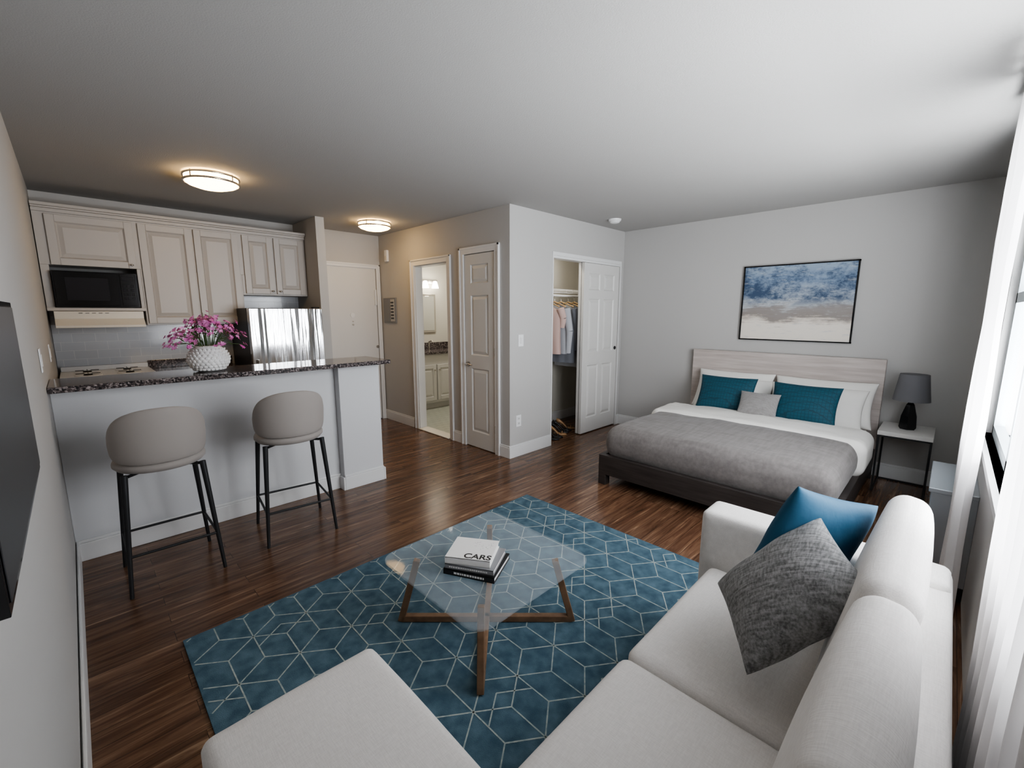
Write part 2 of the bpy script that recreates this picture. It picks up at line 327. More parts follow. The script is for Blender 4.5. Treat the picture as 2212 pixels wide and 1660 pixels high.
for x,z in ((.43,1.86),(.85,1.385),(.935,1.385),(1.545,1.675),(1.62,1.675)):
    m.cyl((x,F,z),(x,F-.018,z),.006,.006,'chrome',10); m.lathe([(0,0),(.012,.002),(.015,.008),(.010,.015),(0,.018)],(x,F-.022,z-.009),'chrome',12)
m.build("kitchen_upper_cabinets",bevel=.003,merge=False)
m=MB(); m.box(-.07,.45,5.09,5.43,1.495,1.785,'black'); m.box(-.06,.32,5.083,5.09,1.51,1.775,'black'); m.box(.0,.26,5.080,5.084,1.55,1.735,'dkglass')
m.box(.335,.435,5.083,5.09,1.51,1.775,'black'); m.box(.345,.425,5.080,5.084,1.72,1.755,'dkglass')
for i in range(4):
    for j in range(3): m.box(.35+j*.026,.37+j*.026,5.080,5.084,1.56+i*.035,1.582+i*.035,'dkglass')
m.build("microwave",bevel=.004,merge=False)
m=MB(); m.box(-.09,.46,5.05,YK-.02,1.40,1.462,'hood')
m.add([(-.09,5.05,1.40),(.46,5.05,1.40),(.46,4.98,1.345),(-.09,4.98,1.345),(-.09,5.43,1.40),(.46,5.43,1.40),(.46,5.43,1.345),(-.09,5.43,1.345)],[(0,1,2,3),(3,2,6,7),(0,3,7,4),(1,5,6,2)],'hood')
m.box(-.09,.46,4.972,4.99,1.33,1.35,'hood')
for i in range(5): m.box(.05+i*.04,.075+i*.04,5.046,5.05,1.445,1.449,'screen')
m.build("range_hood",bevel=.003,merge=False)
one("backsplash",'subway',(XL+.003,1.905,YK-.012,YK-.002,.90,1.64))
m=MB(); m.box(-.11,.47,4.83,5.42,0.0,.91,'white'); m.box(-.115,.475,4.82,5.43,.91,.945,'white'); m.box(-.11,.47,5.36,5.43,.945,.985,'white')
m.box(-.06,.42,4.815,4.83,.25,.70,'dkglass'); m.cyl((-.06,4.79,.76),(.42,4.79,.76),.01,.01,'chrome',10)
for cx in (.05,.31):
    for cy in (4.95,5.22):
        m.lathe([(.085,.945),(.085,.950),(.07,.947),(.0,.947)],(cx,cy,0),'white',24)
        m.cyl((cx,cy,.945),(cx,cy,.957),.03,.025,'blackm',16)
        for a in range(4): d=Vector((math.cos(a*pi/2),math.sin(a*pi/2),0)); m.beam(Vector((cx,cy,.962))+d*.02,Vector((cx,cy,.962))+d*.075,.006,.006,'screen')
m.build("stove",bevel=.004,merge=False)
m=MB(); m.box(.48,1.17,4.86,YK-.015,0.08,.88,'cab'); m.box(.48,1.17,4.90,YK-.015,0,.08,'blackm'); m.box(.478,1.175,4.82,YK-.013,.88,.92,'granite'); m.box(.478,1.175,5.41,YK-.013,.92,1.0,'granite')
pdoor(m,.49,.82,.12,.84,4.84,'cab'); pdoor(m,.83,1.16,.12,.84,4.84,'cab')
m.build("base_cabinet",bevel=.003,merge=False)
m=MB(); m.box(1.195,1.885,4.79,5.42,0.02,1.495,'fridgeside'); m.box(1.195,1.885,4.72,4.785,.03,.55,'steel'); m.box(1.195,1.885,4.72,4.785,.56,1.495,'steel')
m.tube([(1.24,4.69,.6),(1.24,4.69,1.0)],.01,'chrome'); m.tube([(1.30,4.69,.50),(1.78,4.69,.50)],.01,'chrome')
m.box(1.8,1.87,4.73,4.80,1.495,1.51,'blackm')
for x in (1.22,1.86):
    m.box(x-.02,x+.02,4.82,4.86,0,.03,'blackm')
m.build("refrigerator",bevel=.012,merge=False,seg=3)
# vase with flowers
m=MB(); vc=(.62,3.47,1.068)
prof=[(0,.001),(.06,.001),(.075,.006)]+[(.075+.043*math.sin(pi*(i/16)**.9),.006+.155*i/16) for i in range(1,17)]+[(.07,.168),(.064,.17),(.06,.16),(.06,.05)]
m.lathe(prof,vc,'vase',48)
for j in range(8):
    t=(j+.8)/9; z=.006+.155*t; R=.075+.043*math.sin(pi*t**.9); k=24
    for i in range(k):
        a=2*pi*(i+.5*(j%2))/k
        p=Vector(vc)+Vector((R*math.cos(a),R*math.sin(a),z)); d=Vector((math.cos(a),math.sin(a),-.35+ -.3*math.cos(pi*(1-t)))).normalized()
        m.cyl(p-d*.003,p+d*.003,.0125,.010,'vase',8,caps=False); m.cyl(p+d*.003,p+d*.0048,.010,.004,'vase',8)
rnd=random.Random(7)
for s_ in range(70):
    a=rnd.uniform(0,2*pi); rr=rnd.uniform(.0,1)**.5; top=Vector(vc)+Vector((math.cos(a)*.205*rr,math.sin(a)*.18*rr,.385-.16*rr**2+rnd.uniform(-.06,.01)))
    b0=Vector(vc)+Vector((math.cos(a)*.03,math.sin(a)*.03,.13)); mid=(b0+top)/2+Vector((0,0,.03))
    m.tube([b0,mid,top],.0015,'green',5)
    for q in range(4):
        c=top+Vector((rnd.uniform(-.03,.03),rnd.uniform(-.03,.03),rnd.uniform(-.035,.01)))
        n=Vector((math.cos(a)*rr+rnd.uniform(-.6,.6),math.sin(a)*rr+rnd.uniform(-.6,.6),.7)).normalized(); u=n.orthogonal().normalized(); w=n.cross(u)
        for k in range(6):
            t=2*pi*k/6; d=u*math.cos(t)+w*math.sin(t); e=n.cross(d); Ln=rnd.uniform(.013,.022)
            m.add([c,c+d*Ln*.5+e*.0045+n*.007,c+d*Ln+n*.004,c+d*Ln*.5-e*.0045+n*.007],[(0,1,2,3)],'pink',True)
    for q in range(1):
        c=mid+Vector((rnd.uniform(-.03,.03),rnd.uniform(-.03,.03),rnd.uniform(-.02,.04))); d=Vector((rnd.uniform(-1,1),rnd.uniform(-1,1),rnd.uniform(0,.8))).normalized(); e=d.orthogonal().normalized()
        m.add([c,c+d*.02+e*.005,c+d*.045,c+d*.02-e*.005],[(0,1,2,3)],'green',True)
m.build("flower_vase",merge=False)
# ---------------------------------------------------------------- doors / hall
def paneldoor(m,W,Hh,t,cols,rows,k):
    xs=sorted({0,W,*[a for c in cols for a in c]}); zs=sorted({0,Hh,*[a for c in rows for a in c]})
    for i in range(len(xs)-1):
        for j in range(len(zs)-1):
            x0,x1,z0,z1=xs[i],xs[i+1],zs[j],zs[j+1]
            if (x0,x1) in cols and (z0,z1) in rows:
                m.box(x0,x1,.0135,t-.012,z0,z1,k); m.frustum(x0,x1,z0,z1,0,.013,.012,k); m.frustum(x0+.014,x1-.014,z0+.014,z1-.014,.013,.002,.03,k)
            else: m.box(x0,x1,0,t,z0,z1,k)
def casing(m,W,Hh,w,d,k):
    for x0,x1,z0,z1 in ((-w,0,0,Hh+w),(W,W+w,0,Hh+w),(0,W,Hh,Hh+w)):
        m.box(x0,x1,-d,0,z0,z1,k)
    for x0,x1,z0,z1 in ((-w,-w+.018,0,Hh+w),(W+w-.018,W+w,0,Hh+w),(-w,W+w,Hh+w-.018,Hh+w)):
        m.box(x0,x1,-d-.008,-d,z0,z1,k)
def lever(m,x,z,dirx):
    m.cyl((x,0,z),(x,-.01,z),.028,.028,'chrome',20); m.cyl((x,-.01,z),(x,-.045,z),.010,.010,'chrome',12); m.tube([(x,-.045,z),(x+dirx*.05,-.05,z+.006),(x+dirx*.10,-.045,z-.004)],.008,'chrome',10)
m=MB(); m.T=HallT(XH,3.68); casing(m,.48,2.045,.065,.016,'trim'); m.build("trim_linen_closet",merge=False)
m=MB(); m.T=HallT(XH-.002,3.676,.008)
paneldoor(m,.472,2.03,.034,[(.10,.372)],[(.17,.86),(1.0,1.62),(1.74,1.93)],'door')
lever(m,.055,.90,1)
for z in (.25,1.05,1.8): m.cyl((.472,-.006,z-.04),(.472,-.006,z+.04),.007,.007,'chrome',10)
m.build("door_linen_closet",bevel=0,merge=False)
m=MB(); m.T=HallT(XH,4.62); casing(m,.65,2.0,.07,.016,'trim')
for x0,x1,z0,z1 in ((0,.012,0,2.0),(.638,.65,0,2.0),(.012,.638,1.988,2.0)): m.box(x0,x1,0,.10,z0,z1,'trim')
m.build("trim_bathroom_door",bevel=.002,merge=False)
one("trim_threshold",'hood',(XH-.03,XH+.11,3.985,4.605,0.001,.014),bevel=.005)
m=MB(); m.T=Matrix.Translation((2.03,YK,0)); casing(m,.88,2.02,.05,.012,'trim'); m.build("trim_entry",bevel=.002,merge=False)
m=MB(); m.T=Matrix.Translation((2.03,YK+.012,0)); m.box(.005,.875,-.010,.03,.01,2.02,'door')
m.cyl((.45+.08,-.01,1.42),(.53,-.018,1.42),.03,.03,'trim',20); m.cyl((.53,-.01,1.34),(.53,-.022,1.34),.008,.008,'chrome',12); m.cyl((.53,-.01,1.30),(.53,-.022,1.30),.012,.012,'chrome',12)
m.box(.845,.870,-.03,-.010,1.55,1.75,'trim'); m.cyl((.855,-.03,1.0),(.855,-.010,1.0),.02,.02,'chrome',16)
m.build("door_entry",bevel=.002,merge=False)
m=MB(); m.T=HallT(XH-.001,5.37); m.box(0,.31,-.012,0,1.32,1.64,'panelg'); m.box(.03,.16,-.018,-.012,1.34,1.62,'panelg'); m.box(.18,.28,-.016,-.012,1.34,1.62,'wall')
for i in range(6): m.box(.195,.265,-.02,-.016,1.37+i*.04,1.39+i*.04,'screen')
m.build("breaker_panel",bevel=.003,merge=False)
m=MB(); m.T=HallT(XH-.001,5.26); m.box(0,.06,-.03,0,2.10,2.24,'plate'); m.box(.01,.05,-.034,-.03,2.12,2.17,'hood'); m.build("door_chime",bevel=.004,merge=False)
def plate(name,T,outlet=False):
    m=MB(); m.T=T; m.box(-.036,.036,-.006,-.001,-.058,.058,'plate')
    if outlet:
        for z in (-.025,.025):
            m.box(-.017,.017,-.009,-.006,z-.016,z+.016,'trim')
            for x in (-.006,.006): m.box(x-.0015,x+.0015,-.0095,-.009,z-.006,z+.006,'black')
    else: m.box(-.016,.016,-.009,-.006,-.03,.03,'trim')
    m.build(name,bevel=.0015,merge=False)
plate("light_switch",Matrix.Translation((3.12,YC,1.18))); plate("electrical_outlet",Matrix.Translation((3.09,YC,.37)),True)
LT=lambda y,z:Matrix.Translation((XL,y,z))@Matrix.Rotation(pi/2,4,'Z')
plate("light_switch",LT(3.13,1.22)); plate("light_switch",LT(4.3,1.18))
plate("electrical_outlet",Matrix.Translation((.69,YK-.012,1.16)),True)
m=MB(); m.T=Matrix.Translation((4.165,YC+.008,.012)); paneldoor(m,.73,2.0,.034,[(.10,.325),(.405,.63)],[(.18,.82),(.97,1.60),(1.70,1.89)],'door')
m.cyl((.685,0,1.0),(.685,-.008,1.0),.022,.022,'blackm',20); m.build("door_closet_sliding",merge=False)
m=MB(); m.T=Matrix.Translation((4.17,YC+.054,.012)); paneldoor(m,.715,2.0,.034,[(.10,.325),(.395,.62)],[(.18,.82),(.97,1.60),(1.70,1.89)],'door'); m.build("door_closet_sliding.001",merge=False)
m=MB(); m.box(3.60,4.90,YC+.002,YC+.098,2.015,2.04,'trim'); m.box(3.585,4.915,YC-.012,YC,2.04,2.075,'trim'); m.box(3.585,3.60,YC-.012,YC,.0,2.04,'trim'); m.box(4.90,4.915,YC-.012,YC,0,2.04,'trim'); m.box(3.60,3.612,YC,YC+.1,0,2.015,'trim')
m.build("trim_closet",merge=False)
m=MB()
for y in [3.28+i*.028 for i in range(15)]: m.cyl((3.08,y,1.72),(4.97,y,1.72),.0025,.0025,'wire',6)
for i in range(32): x=3.1+i*.06; m.cyl((x,3.27,1.717),(x,3.685,1.717),.0018,.0018,'wire',5); 
m.cyl((3.08,3.27,1.68),(4.97,3.27,1.68),.004,.004,'wire',6); m.cyl((3.08,3.32,1.65),(4.97,3.32,1.65),.012,.012,'wire',10)
for i in range(16): x=3.1+i*.12; m.cyl((x,3.27,1.68),(x,3.27,1.72),.002,.002,'wire',5)
m.build("closet_wire_shelf",merge=False)
def shirt(name,x,k,w=.42,len_=.68,sl=.5,yaw=0):
    m=MB(); m.T=Matrix.Translation((x,3.38,1.60))@Matrix.Rotation(yaw,4,'Z')
    m.tube([(0,0,.045+.0),(0,.012,.03),(0,0,.01),(0,0,-.02)],.003,'chrome',6); m.tube([(0,-w*.42,-.08),(0,0,-.02),(0,w*.42,-.08)],.009,'hanger',8)
    rows=16; cols=14
    for sg in (-1,1):
        vs=[]
        for i in range(rows+1):
            t=i/rows; z=-.03-t*len_
            hw=w*.5*(.35+.65*min(1,(t/.13)))*(1-.06*math.sin(t*3))
            for j in range(cols+1):
                u=-1+2*j/cols; th=.030*(1-u*u)**.5*(.5+.5*min(1,t*4))+.006*math.sin(u*9+t*2)*(t)
                vs.append((sg*th,u*hw,z-.06*abs(u)*max(0,1-t*5)))
        fs=[(i*(cols+1)+j,i*(cols+1)+j+1,(i+1)*(cols+1)+j+1,(i+1)*(cols+1)+j) for i in range(rows) for j in range(cols)]
        m.add(vs,fs if sg<0 else [f[::-1] for f in fs],k,True)
    for s_ in (-1,1):
        m.cyl((0,s_*w*.46,-.10),(.03,s_*w*.52,-.10-sl*.5),.045,.042,k,12); m.cyl((.03,s_*w*.52,-.10-sl*.5),(.035,s_*w*.47,-.10-sl),.042,.032,k,12)
    m.build(name,merge=False)
shirt("hanging_shirt",3.98,'cl1',.36,.60,.22,.15); shirt("hanging_shirt",4.10,'cl3',.42,.60,.52,-.1); shirt("hanging_shirt",4.22,'cl2',.42,.72,.5,.1)
shirt("hanging_shirt",4.36,'cl3',.42,.78,.5,-.05); shirt("hanging_shirt",4.48,'cl2',.4,.62,.5,.1); shirt("hanging_shirt",4.62,'cl4',.4,.62,.5)
def shoe(name,x,y,rot,k):
    m=MB(); m.T=Matrix.Translation((x,y,0))@Matrix.Rotation(rot,4,'Z')
    pr=[(0,.085,.026,.04),(.04,.08,.027,.035),(.09,.05,.026,.02),(.13,.012,.034,.012),(.17,.002,.04,.014),(.21,.002,.034,.016),(.235,.002,.012,.010)]
    vs=[]
    for px,z,hw,hh in pr: vs+=[(px,-hw,z),(px,hw,z),(px,hw*.9,z+hh),(px,-hw*.9,z+hh)]
    fs=[(4*i+a,4*i+(a+1)%4,4*i+4+(a+1)%4,4*i+4+a) for i in range(6) for a in range(4)]+[(3,2,1,0),(24,25,26,27)]
    m.add(vs,fs,k,True); m.cyl((.012,0,.09),(.005,0,0),.016,.005,k,10)
    m.tube([(.18,-.035,.012),(.18,-.02,.04),(.18,.02,.04),(.18,.035,.012)],.005,k,6)
    m.build(name,merge=False)
for i,(x,y,k) in enumerate(((3.70,3.25,'shoe'),(3.80,3.28,'shoe'),(3.92,3.32,'shoet'),(4.02,3.36,'shoe'),(4.12,3.40,'shoe'),(4.22,3.42,'shoet'))): shoe("high_heel_shoe",x,y,-.95,k)
# ---------------------------------------------------------------- bathroom
m=MB(); m.box(3.45,4.55,5.44,5.91,.10,.84,'door'); m.box(3.45,4.55,5.50,5.91,.0,.10,'door')
for i in range(3): pdoor(m,3.47+i*.36,3.81+i*.36,.14,.68,5.42,'door'); m.cyl((3.78+i*.36 if i%2==0 else 3.50+i*.36,5.42,.6),(3.78+i*.36 if i%2==0 else 3.50+i*.36,5.40,.6),.01,.01,'chrome',10)
m.box(3.43,4.57,5.40,5.915,.84,.875,'granite'); m.box(3.43,4.57,5.89,5.915,.875,.98,'granite'); m.box(4.55,4.575,5.42,5.90,.875,.98,'granite')
m.tube([(3.95,5.8,.875),(3.95,5.8,1.0),(3.95,5.72,1.02),(3.95,5.68,.99)],.012,'chrome',10)
m.build("bathroom_vanity",bevel=.003,merge=False)
m=MB(); m.box(3.62,4.16,5.895,5.915,1.14,1.74,'chrome'); m.box(3.65,4.13,5.890,5.896,1.17,1.71,'mirror'); m.build("bathroom_mirror",bevel=.003,merge=False)
m=MB(); m.box(3.66,4.2,5.89,5.915,1.90,1.96,'chrome')
for x in (3.75,3.93,4.11): m.cyl((x,5.89,1.93),(x,5.84,1.93),.01,.01,'chrome',8); m.lathe([(.02,.04),(.03,.03),(.045,-.03),(.055,-.07),(0,-.07)],(x,5.82,1.90),'glowb',20)
m.build("vanity_light",merge=False)
# ---------------------------------------------------------------- ceiling fixtures
def clight(x,y):
    m=MB(); m.lathe([(0,0),(.13,0),(.13,-.012)],(x,y,H),'chrome',40); m.lathe([(.165,-.012),(.168,-.055),(.15,-.075),(.10,-.092),(.04,-.099),(0,-.10)],(x,y,H),'glow',48); m.lathe([(0,-.012),(.165,-.012)],(x,y,H),'glow',48)
    for z in (-.02,-.058): m.lathe([(.168,z+.006),(.178,z+.006),(.178,z-.006),(.168,z-.006)],(x,y,H),'chrome',48)
    for a in range(4): t=a*pi/2+.6; m.cyl((x+.174*math.cos(t),y+.174*math.sin(t),H-.01),(x+.174*math.cos(t),y+.174*math.sin(t),H-.066),.005,.005,'chrome',8)
    m.build("ceiling_light",merge=False)
clight(.84,3.93); clight(2.48,4.62)
m=MB(); m.lathe([(0,-.04),(.035,-.04),(.05,-.034),(.055,-.02),(.065,-.018),(.068,0)],(4.25,2.69,H),'plate',32); m.build("smoke_detector",merge=False)
# ---------------------------------------------------------------- TV
m=MB(); m.box(XL+.006,XL+.028,.85,1.67,1.045,1.475,'black'); m.box(XL+.028,XL+.030,.862,1.658,1.06,1.463,'screen'); m.box(XL,XL+.006,1.0,1.4,1.15,1.4,'blackm'); m.build("television",bevel=.003,merge=False)
# ---------------------------------------------------------------- bar stools
def stool(cx,cy,yaw=0):
    m=MB(); m.T=Matrix.Translation((cx,cy,0))@Matrix.Rotation(yaw,4,'Z')
    m.lathe([(0,.625),(.15,.625),(.19,.633),(.205,.650),(.205,.665),(.195,.685),(.15,.695),(0,.70)],(0,0,0),'stoolf',40)
    nu,nv=40,22; R=.203; vs=[]
    for i in range(nu+1):
        u=-1+2*i/nu; th=u*math.radians(80); g=max(0,1-abs(u)**2.3)**.58
        top=.745+.225*g; bot=.745-.062*max(0,1-abs(u)**4)**.5; zc=(top+bot)/2; hz=(top-bot)/2+.004; tk=.020*(.25+.75*g)
        for j in range(nv):
            p=2*pi*j/nv; cs,sn=math.cos(p),math.sin(p); rz=math.copysign(abs(sn)**.75,sn)*hz; rr=R+math.copysign(abs(cs)**.6,cs)*tk+ (zc+rz-.7)*.06
            vs.append((rr*math.sin(th),-rr*math.cos(th),zc+rz))
    fs=[(i*nv+j,i*nv+(j+1)%nv,(i+1)*nv+(j+1)%nv,(i+1)*nv+j) for i in range(nu) for j in range(nv)]+[tuple(range(nv))[::-1],tuple(nu*nv+j for j in range(nv))]
    m.add(vs,fs,'stoolf',True)
    T={}
    for sx in (-1,1):
        for sy in (-1,1):
            a=Vector((sx*.165,sy*.145,.635)); b=Vector((sx*.205,sy*.205,0)); T[sx,sy]=(a,b); m.cyl(b,a,.009,.015,'blackm',12)
    P=lambda k,z:T[k][0].lerp(T[k][1],1-z/.60)
    for a,b,z in (((-1,-1),(-1,1),.20),((1,-1),(1,1),.20),((-1,1),(1,1),.20),((-1,-1),(1,-1),.20)): m.cyl(P(a,z),P(b,z),.007,.007,'blackm',10)
    m.cyl((-.15,-.14,.625),(.15,.14,.625),.008,.008,'blackm',8); m.cyl((.15,-.14,.625),(-.15,.14,.625),.008,.008,'blackm',8)
    m.build("bar_stool",merge=False)
stool(.265,3.02); stool(.94,3.035,-.12)
# ---------------------------------------------------------------- rug
RX0,RX1,RY0,RY1=.19,2.43,.25,2.26
m=MB(); m.box(RX0,RX1,RY0,RY1,.001,.010,'rug')
def clip(a,b):
    t0,t1=0,1; d=(b[0]-a[0],b[1]-a[1])
    for p,q in ((-d[0],a[0]-RX0-.01),(d[0],RX1-.01-a[0]),(-d[1],a[1]-RY0-.01),(d[1],RY1-.01-a[1])):
        if abs(p)<1e-9:
            if q<0: return None
        else:
            r=q/p
            if p<0: t0=max(t0,r)
            else: t1=min(t1,r)
    if t0>=t1: return None
    return ((a[0]+d[0]*t0,a[1]+d[1]*t0),(a[0]+d[0]*t1,a[1]+d[1]*t1))
def line(a,b,w=.0052):
    c=clip(a,b)
    if not c: return
    a,b=Vector((*c[0],.0102)),Vector((*c[1],.0102)); m.beam(a,b,w,.0012,'rugline')
s=.165
dx=s*math.sqrt(3)*.80; dy=s*1.5
for j in range(-1,12):
    for i in range(-1,14):
        cx=RX0+i*dx+(dx/2 if j%2 else 0); cy=RY0+j*dy
        hx=[(cx+dx/2*(1 if k in(0,1) else (0 if k in(2,5) else -1)),cy+(s/2 if k in(1,3) else (-s/2 if k in(0,4) else (s if k==2 else -s)))) for k in range(6)]
        c=(cx,cy)
        for a,b in ((hx[0],hx[1]),(hx[1],hx[2]),(hx[2],hx[3])): line(a,b)
        for k in (1,3,5): line(c,hx[k])
        if (i+2*j)%3==0:
            q=[(p[0],p[1]-s*.5) for p in (hx[3],hx[2],hx[1])]
            line(q[0],q[1]); line(q[1],q[2])
m.build("area_rug",merge=False)
# ---------------------------------------------------------------- coffee table
cx,cy=1.23,1.40; zt=.335
m=MB(); n=12; hs=.35; rc=.075; out=[]
for q,(sx,sy) in enumerate(((1,1),(-1,1),(-1,-1),(1,-1))):
    for i in range(n+1):
        t=q*pi/2+i/n*pi/2; out.append((cx+sx*(hs-rc)+rc*math.cos(t),cy+sy*(hs-rc)+rc*math.sin(t)))
k=len(out); vs=[(x,y,zt-.012) for x,y in out]+[(x,y,zt) for x,y in out]
m.add(vs,[tuple(range(k))[::-1],tuple(range(k,2*k))]+[(i,(i+1)%k,k+(i+1)%k,k+i) for i in range(k)],'tglass')
b=.285; tp=.225
for sx,sy in ((1,1),(-1,1),(-1,-1),(1,-1)):
    f0=Vector((cx+sx*b,cy+sy*b,.014)); t0=Vector((cx+sx*tp,cy+sy*tp,zt-.012))
    m.beam(f0,t0,.028,.030,'walnut',up=(sx,sy,0)); 
for sg in (1,-1): m.beam((cx-b,cy-sg*b,.0275),(cx+b,cy+sg*b,.0275),.028,.030,'walnut')
m.build("coffee_table",bevel=.003,merge=False)
def rotbox(m,ox,oy,ang,w,d,z0,z1,cover,t=.003):
    m.T=Matrix.Translation((ox,oy,0))@Matrix.Rotation(ang,4,'Z')
    m.box(0,w,0,d,z0,z0+t,cover); m.box(0,w,0,d,z1-t,z1,cover); m.box(0,w,0,t,z0,z1,cover); m.box(.004,w-.004,t,d-.004,z0+t,z1-t,'book_w')
m=MB(); ang=math.atan2(-.2,.1)
rotbox(m,1.015,1.435,ang,.235,.20,zt+.001,zt+.026,'book_k'); rotbox(m,1.02,1.43,ang+.05,.22,.185,zt+.0265,zt+.048,'book_g'); rotbox(m,1.022,1.432,ang+.12,.20,.175,zt+.0485,zt+.078,'book_w')
m.T=Matrix.Translation((1.015,1.435,0))@Matrix.Rotation(ang,4,'Z')
rr=random.Random(2); x=.05
while x<.19: w=rr.uniform(.005,.012); m.box(x,x+w,-.0006,0,zt+.009,zt+.018,'book_w'); x+=w+.003
m.T=Matrix.Translation((1.02,1.43,0))@Matrix.Rotation(ang+.05,4,'Z'); x=.02
while x<.19: w=rr.uniform(.004,.009); m.box(x,x+w,-.0006,0,zt+.034,zt+.040,'book_w'); x+=w+.003
m.T=Matrix.Translation((1.022,1.432,0))@Matrix.Rotation(ang+.12,4,'Z')
for i in range(26): a=rr.uniform(.09,.18); b_=rr.uniform(.07,.15); m.box(a,a+.003,b_,b_+.002,zt+.078,zt+.0783,'book_g')
bk=m.build("book_stack",bevel=.0008,merge=False)
tc=bpy.data.curves.new("cover_title","FONT"); tc.body="CARS"; tc.size=.050; tc.extrude=.0002; tc.offset=.0010; to=bpy.data.objects.new("cover_title",tc); bpy.context.collection.objects.link(to); tc.materials.append(M['book_k'])
to.parent=bk; to.matrix_parent_inverse=Matrix.Translation(-bk.location)
to.matrix_basis=Matrix.Translation((1.022,1.432,0))@Matrix.Rotation(ang+.12,4,'Z')@Matrix.Translation((.078,.010,zt+.0785))
# ---------------------------------------------------------------- sofa
m=MB(); k='sofa'
m.soft(.07,1.76,-.04,.53,.06,.27,.03,k,8)
m.soft(.07,.56,.4,1.15,.06,.27,.03,k,8)
m.soft(.10,.555,.12,1.18,.26,.43,.030,k,24,puff=(0,0,.010),wr=.003)
m.soft(.56,1.085,.10,.60,.26,.425,.035,k,24,puff=(0,.0,.014),wr=.003)
m.soft(1.09,1.76,.10,.60,.26,.425,.035,k,24,puff=(0,.0,.016),wr=.003)
m.soft(1.765,1.93,-.09,.65,.06,.64,.025,k,20,puff=(.003,.003,.003))
m.soft(.07,1.93,-.095,.02,.06,.62,.02,k,16)
for x0,x1 in ((.08,.555),(.56,1.085),(1.09,1.762)):
    T0=m.T; m.T=Matrix.Translation((0,.145,.42))@Matrix.Rotation(math.radians(10),4,'X')@Matrix.Translation((0,-.145,-.42))
    m.soft(x0,x1,.055,.155,.40,.915,.042,k,30,puff=(0,.022,.008),wr=.004,ws=6); m.T=T0
for x,y in ((.12,.02),(1.85,.02),(1.85,.58),(.12,1.08),(.5,1.08)): m.cyl((x,y,.0112),(x,y,.07),.015,.02,'blackm',10)
m.build("sofa",merge=True)
m=MB(); m.pillow(.33,.37,.15,'greyp',(1.285,.235,.71),(.80,.50,.10),(.45,-.50,.72),n=22); m.build("throw_pillow")
m=MB(); m.pillow(.42,.34,.13,'blue',(1.575,.235,.735),(.85,-.36,-.30),(.45,-.40,.75),n=22); m.build("throw_pillow")
# ---------------------------------------------------------------- bed
m=MB(); bx0,bx1,by0,by1=3.06,4.90,.36,2.01
m.box(bx0,bx0+.04,by0,by1,.09,.26,'darkwood'); m.box(bx0+.04,bx1,by0,by0+.04,.09,.26,'darkwood'); m.box(bx0+.04,bx1,by1-.04,by1,.09,.26,'darkwood')
m.box(bx0+.04,bx1,by0+.04,by1-.04,.16,.20,'darkwood')
for x in (bx0,bx1-.07):
    for y in (by0,by1-.07): m.box(x,x+.07,y,y+.07,0,.10,'darkwood')
m.box(4.90,4.96,.36,2.02,.10,1.05,'headwood')
m.soft(3.12,4.89,.42,1.95,.20,.46,.06,'linen',16)
m.build("bed",bevel=.004)
bed=bpy.data.objects["bed"]
m=MB(); m.soft(3.075,4.05,.375,1.995,.23,.50,(.10,.09,.12),'throw',44,puff=(0,0,.03),wr=.009,ws=4); m.build("duvet",parent=bed)
m=MB(); m.soft(3.93,4.42,.33,2.02,.24,.525,(.06,.09,.09),'linen',40,puff=(0,0,.025),wr=.012,ws=5); m.build("duvet_fold",parent=bed)
def bp(name,k,w,h,t,x,y,z,lean,yaw=0):
    m=MB(); m.pillow(w,h,t,k,(x,y,z),(math.sin(yaw),-math.cos(yaw),0),(math.sin(lean),0,math.cos(lean))); m.build(name,parent=bed)
bp("pillow_1",'linen',.74,.42,.17,4.76,1.54,.66,.45); bp("pillow_2",'linen',.78,.42,.17,4.74,.77,.66,.45)
bp("pillow_3",'linen',.72,.40,.16,4.66,1.5,.62,.55); bp("pillow_4",'linen',.74,.40,.16,4.64,.80,.62,.55)
bp("pillow_5",'teal',.52,.36,.14,4.47,1.50,.665,.45,.05); bp("pillow_6",'teal',.52,.36,.14,4.42,.84,.665,.45,-.05); bp("pillow_7",'greyl',.33,.25,.11,4.32,1.165,.62,.5)
# ---------------------------------------------------------------- nightstand + lamp
m=MB(); x0,x1,y0,y1=4.50,4.93,.0,.33
m.box(x0,x1,y0,y1,.48,.515,'concrete')
for x in (x0+.01,x1-.01):
    for y in (y0+.01,y1-.01): m.box(x-.007,x+.007,y-.007,y+.007,0,.48,'blackm')
for y in (y0+.01,y1-.01): m.box(x0+.01,x1-.01,y-.006,y+.006,.0,.012,'blackm'); m.box(x0+.01,x1-.01,y-.006,y+.006,.466,.48,'blackm')
m.box(x0+.004,x0+.016,y0+.01,y1-.01,.466,.48,'blackm'); m.box(x1-.016,x1-.004,y0+.01,y1-.01,0,.012,'blackm')
m.build("nightstand",bevel=.002,merge=False)
m=MB(); lc=(4.72,.165,.515)
m.lathe([(0,0),(.05,0),(.062,.02),(.055,.11),(.03,.2),(.012,.23),(0,.23)],lc,'black',6,sm=False)
m.cyl((lc[0],lc[1],.74),(lc[0],lc[1],.80),.008,.008,'chrome',10)
m.lathe([(.116,.235),(.090,.45)],lc,'shade',80,fn=lambda i,j:1+.012*(i%2)); m.lathe([(.0,.449),(.09,.45)],lc,'shade',80); m.lathe([(.0,.24),(.114,.236)],lc,'shade',40)
m.build("table_lamp",merge=False)
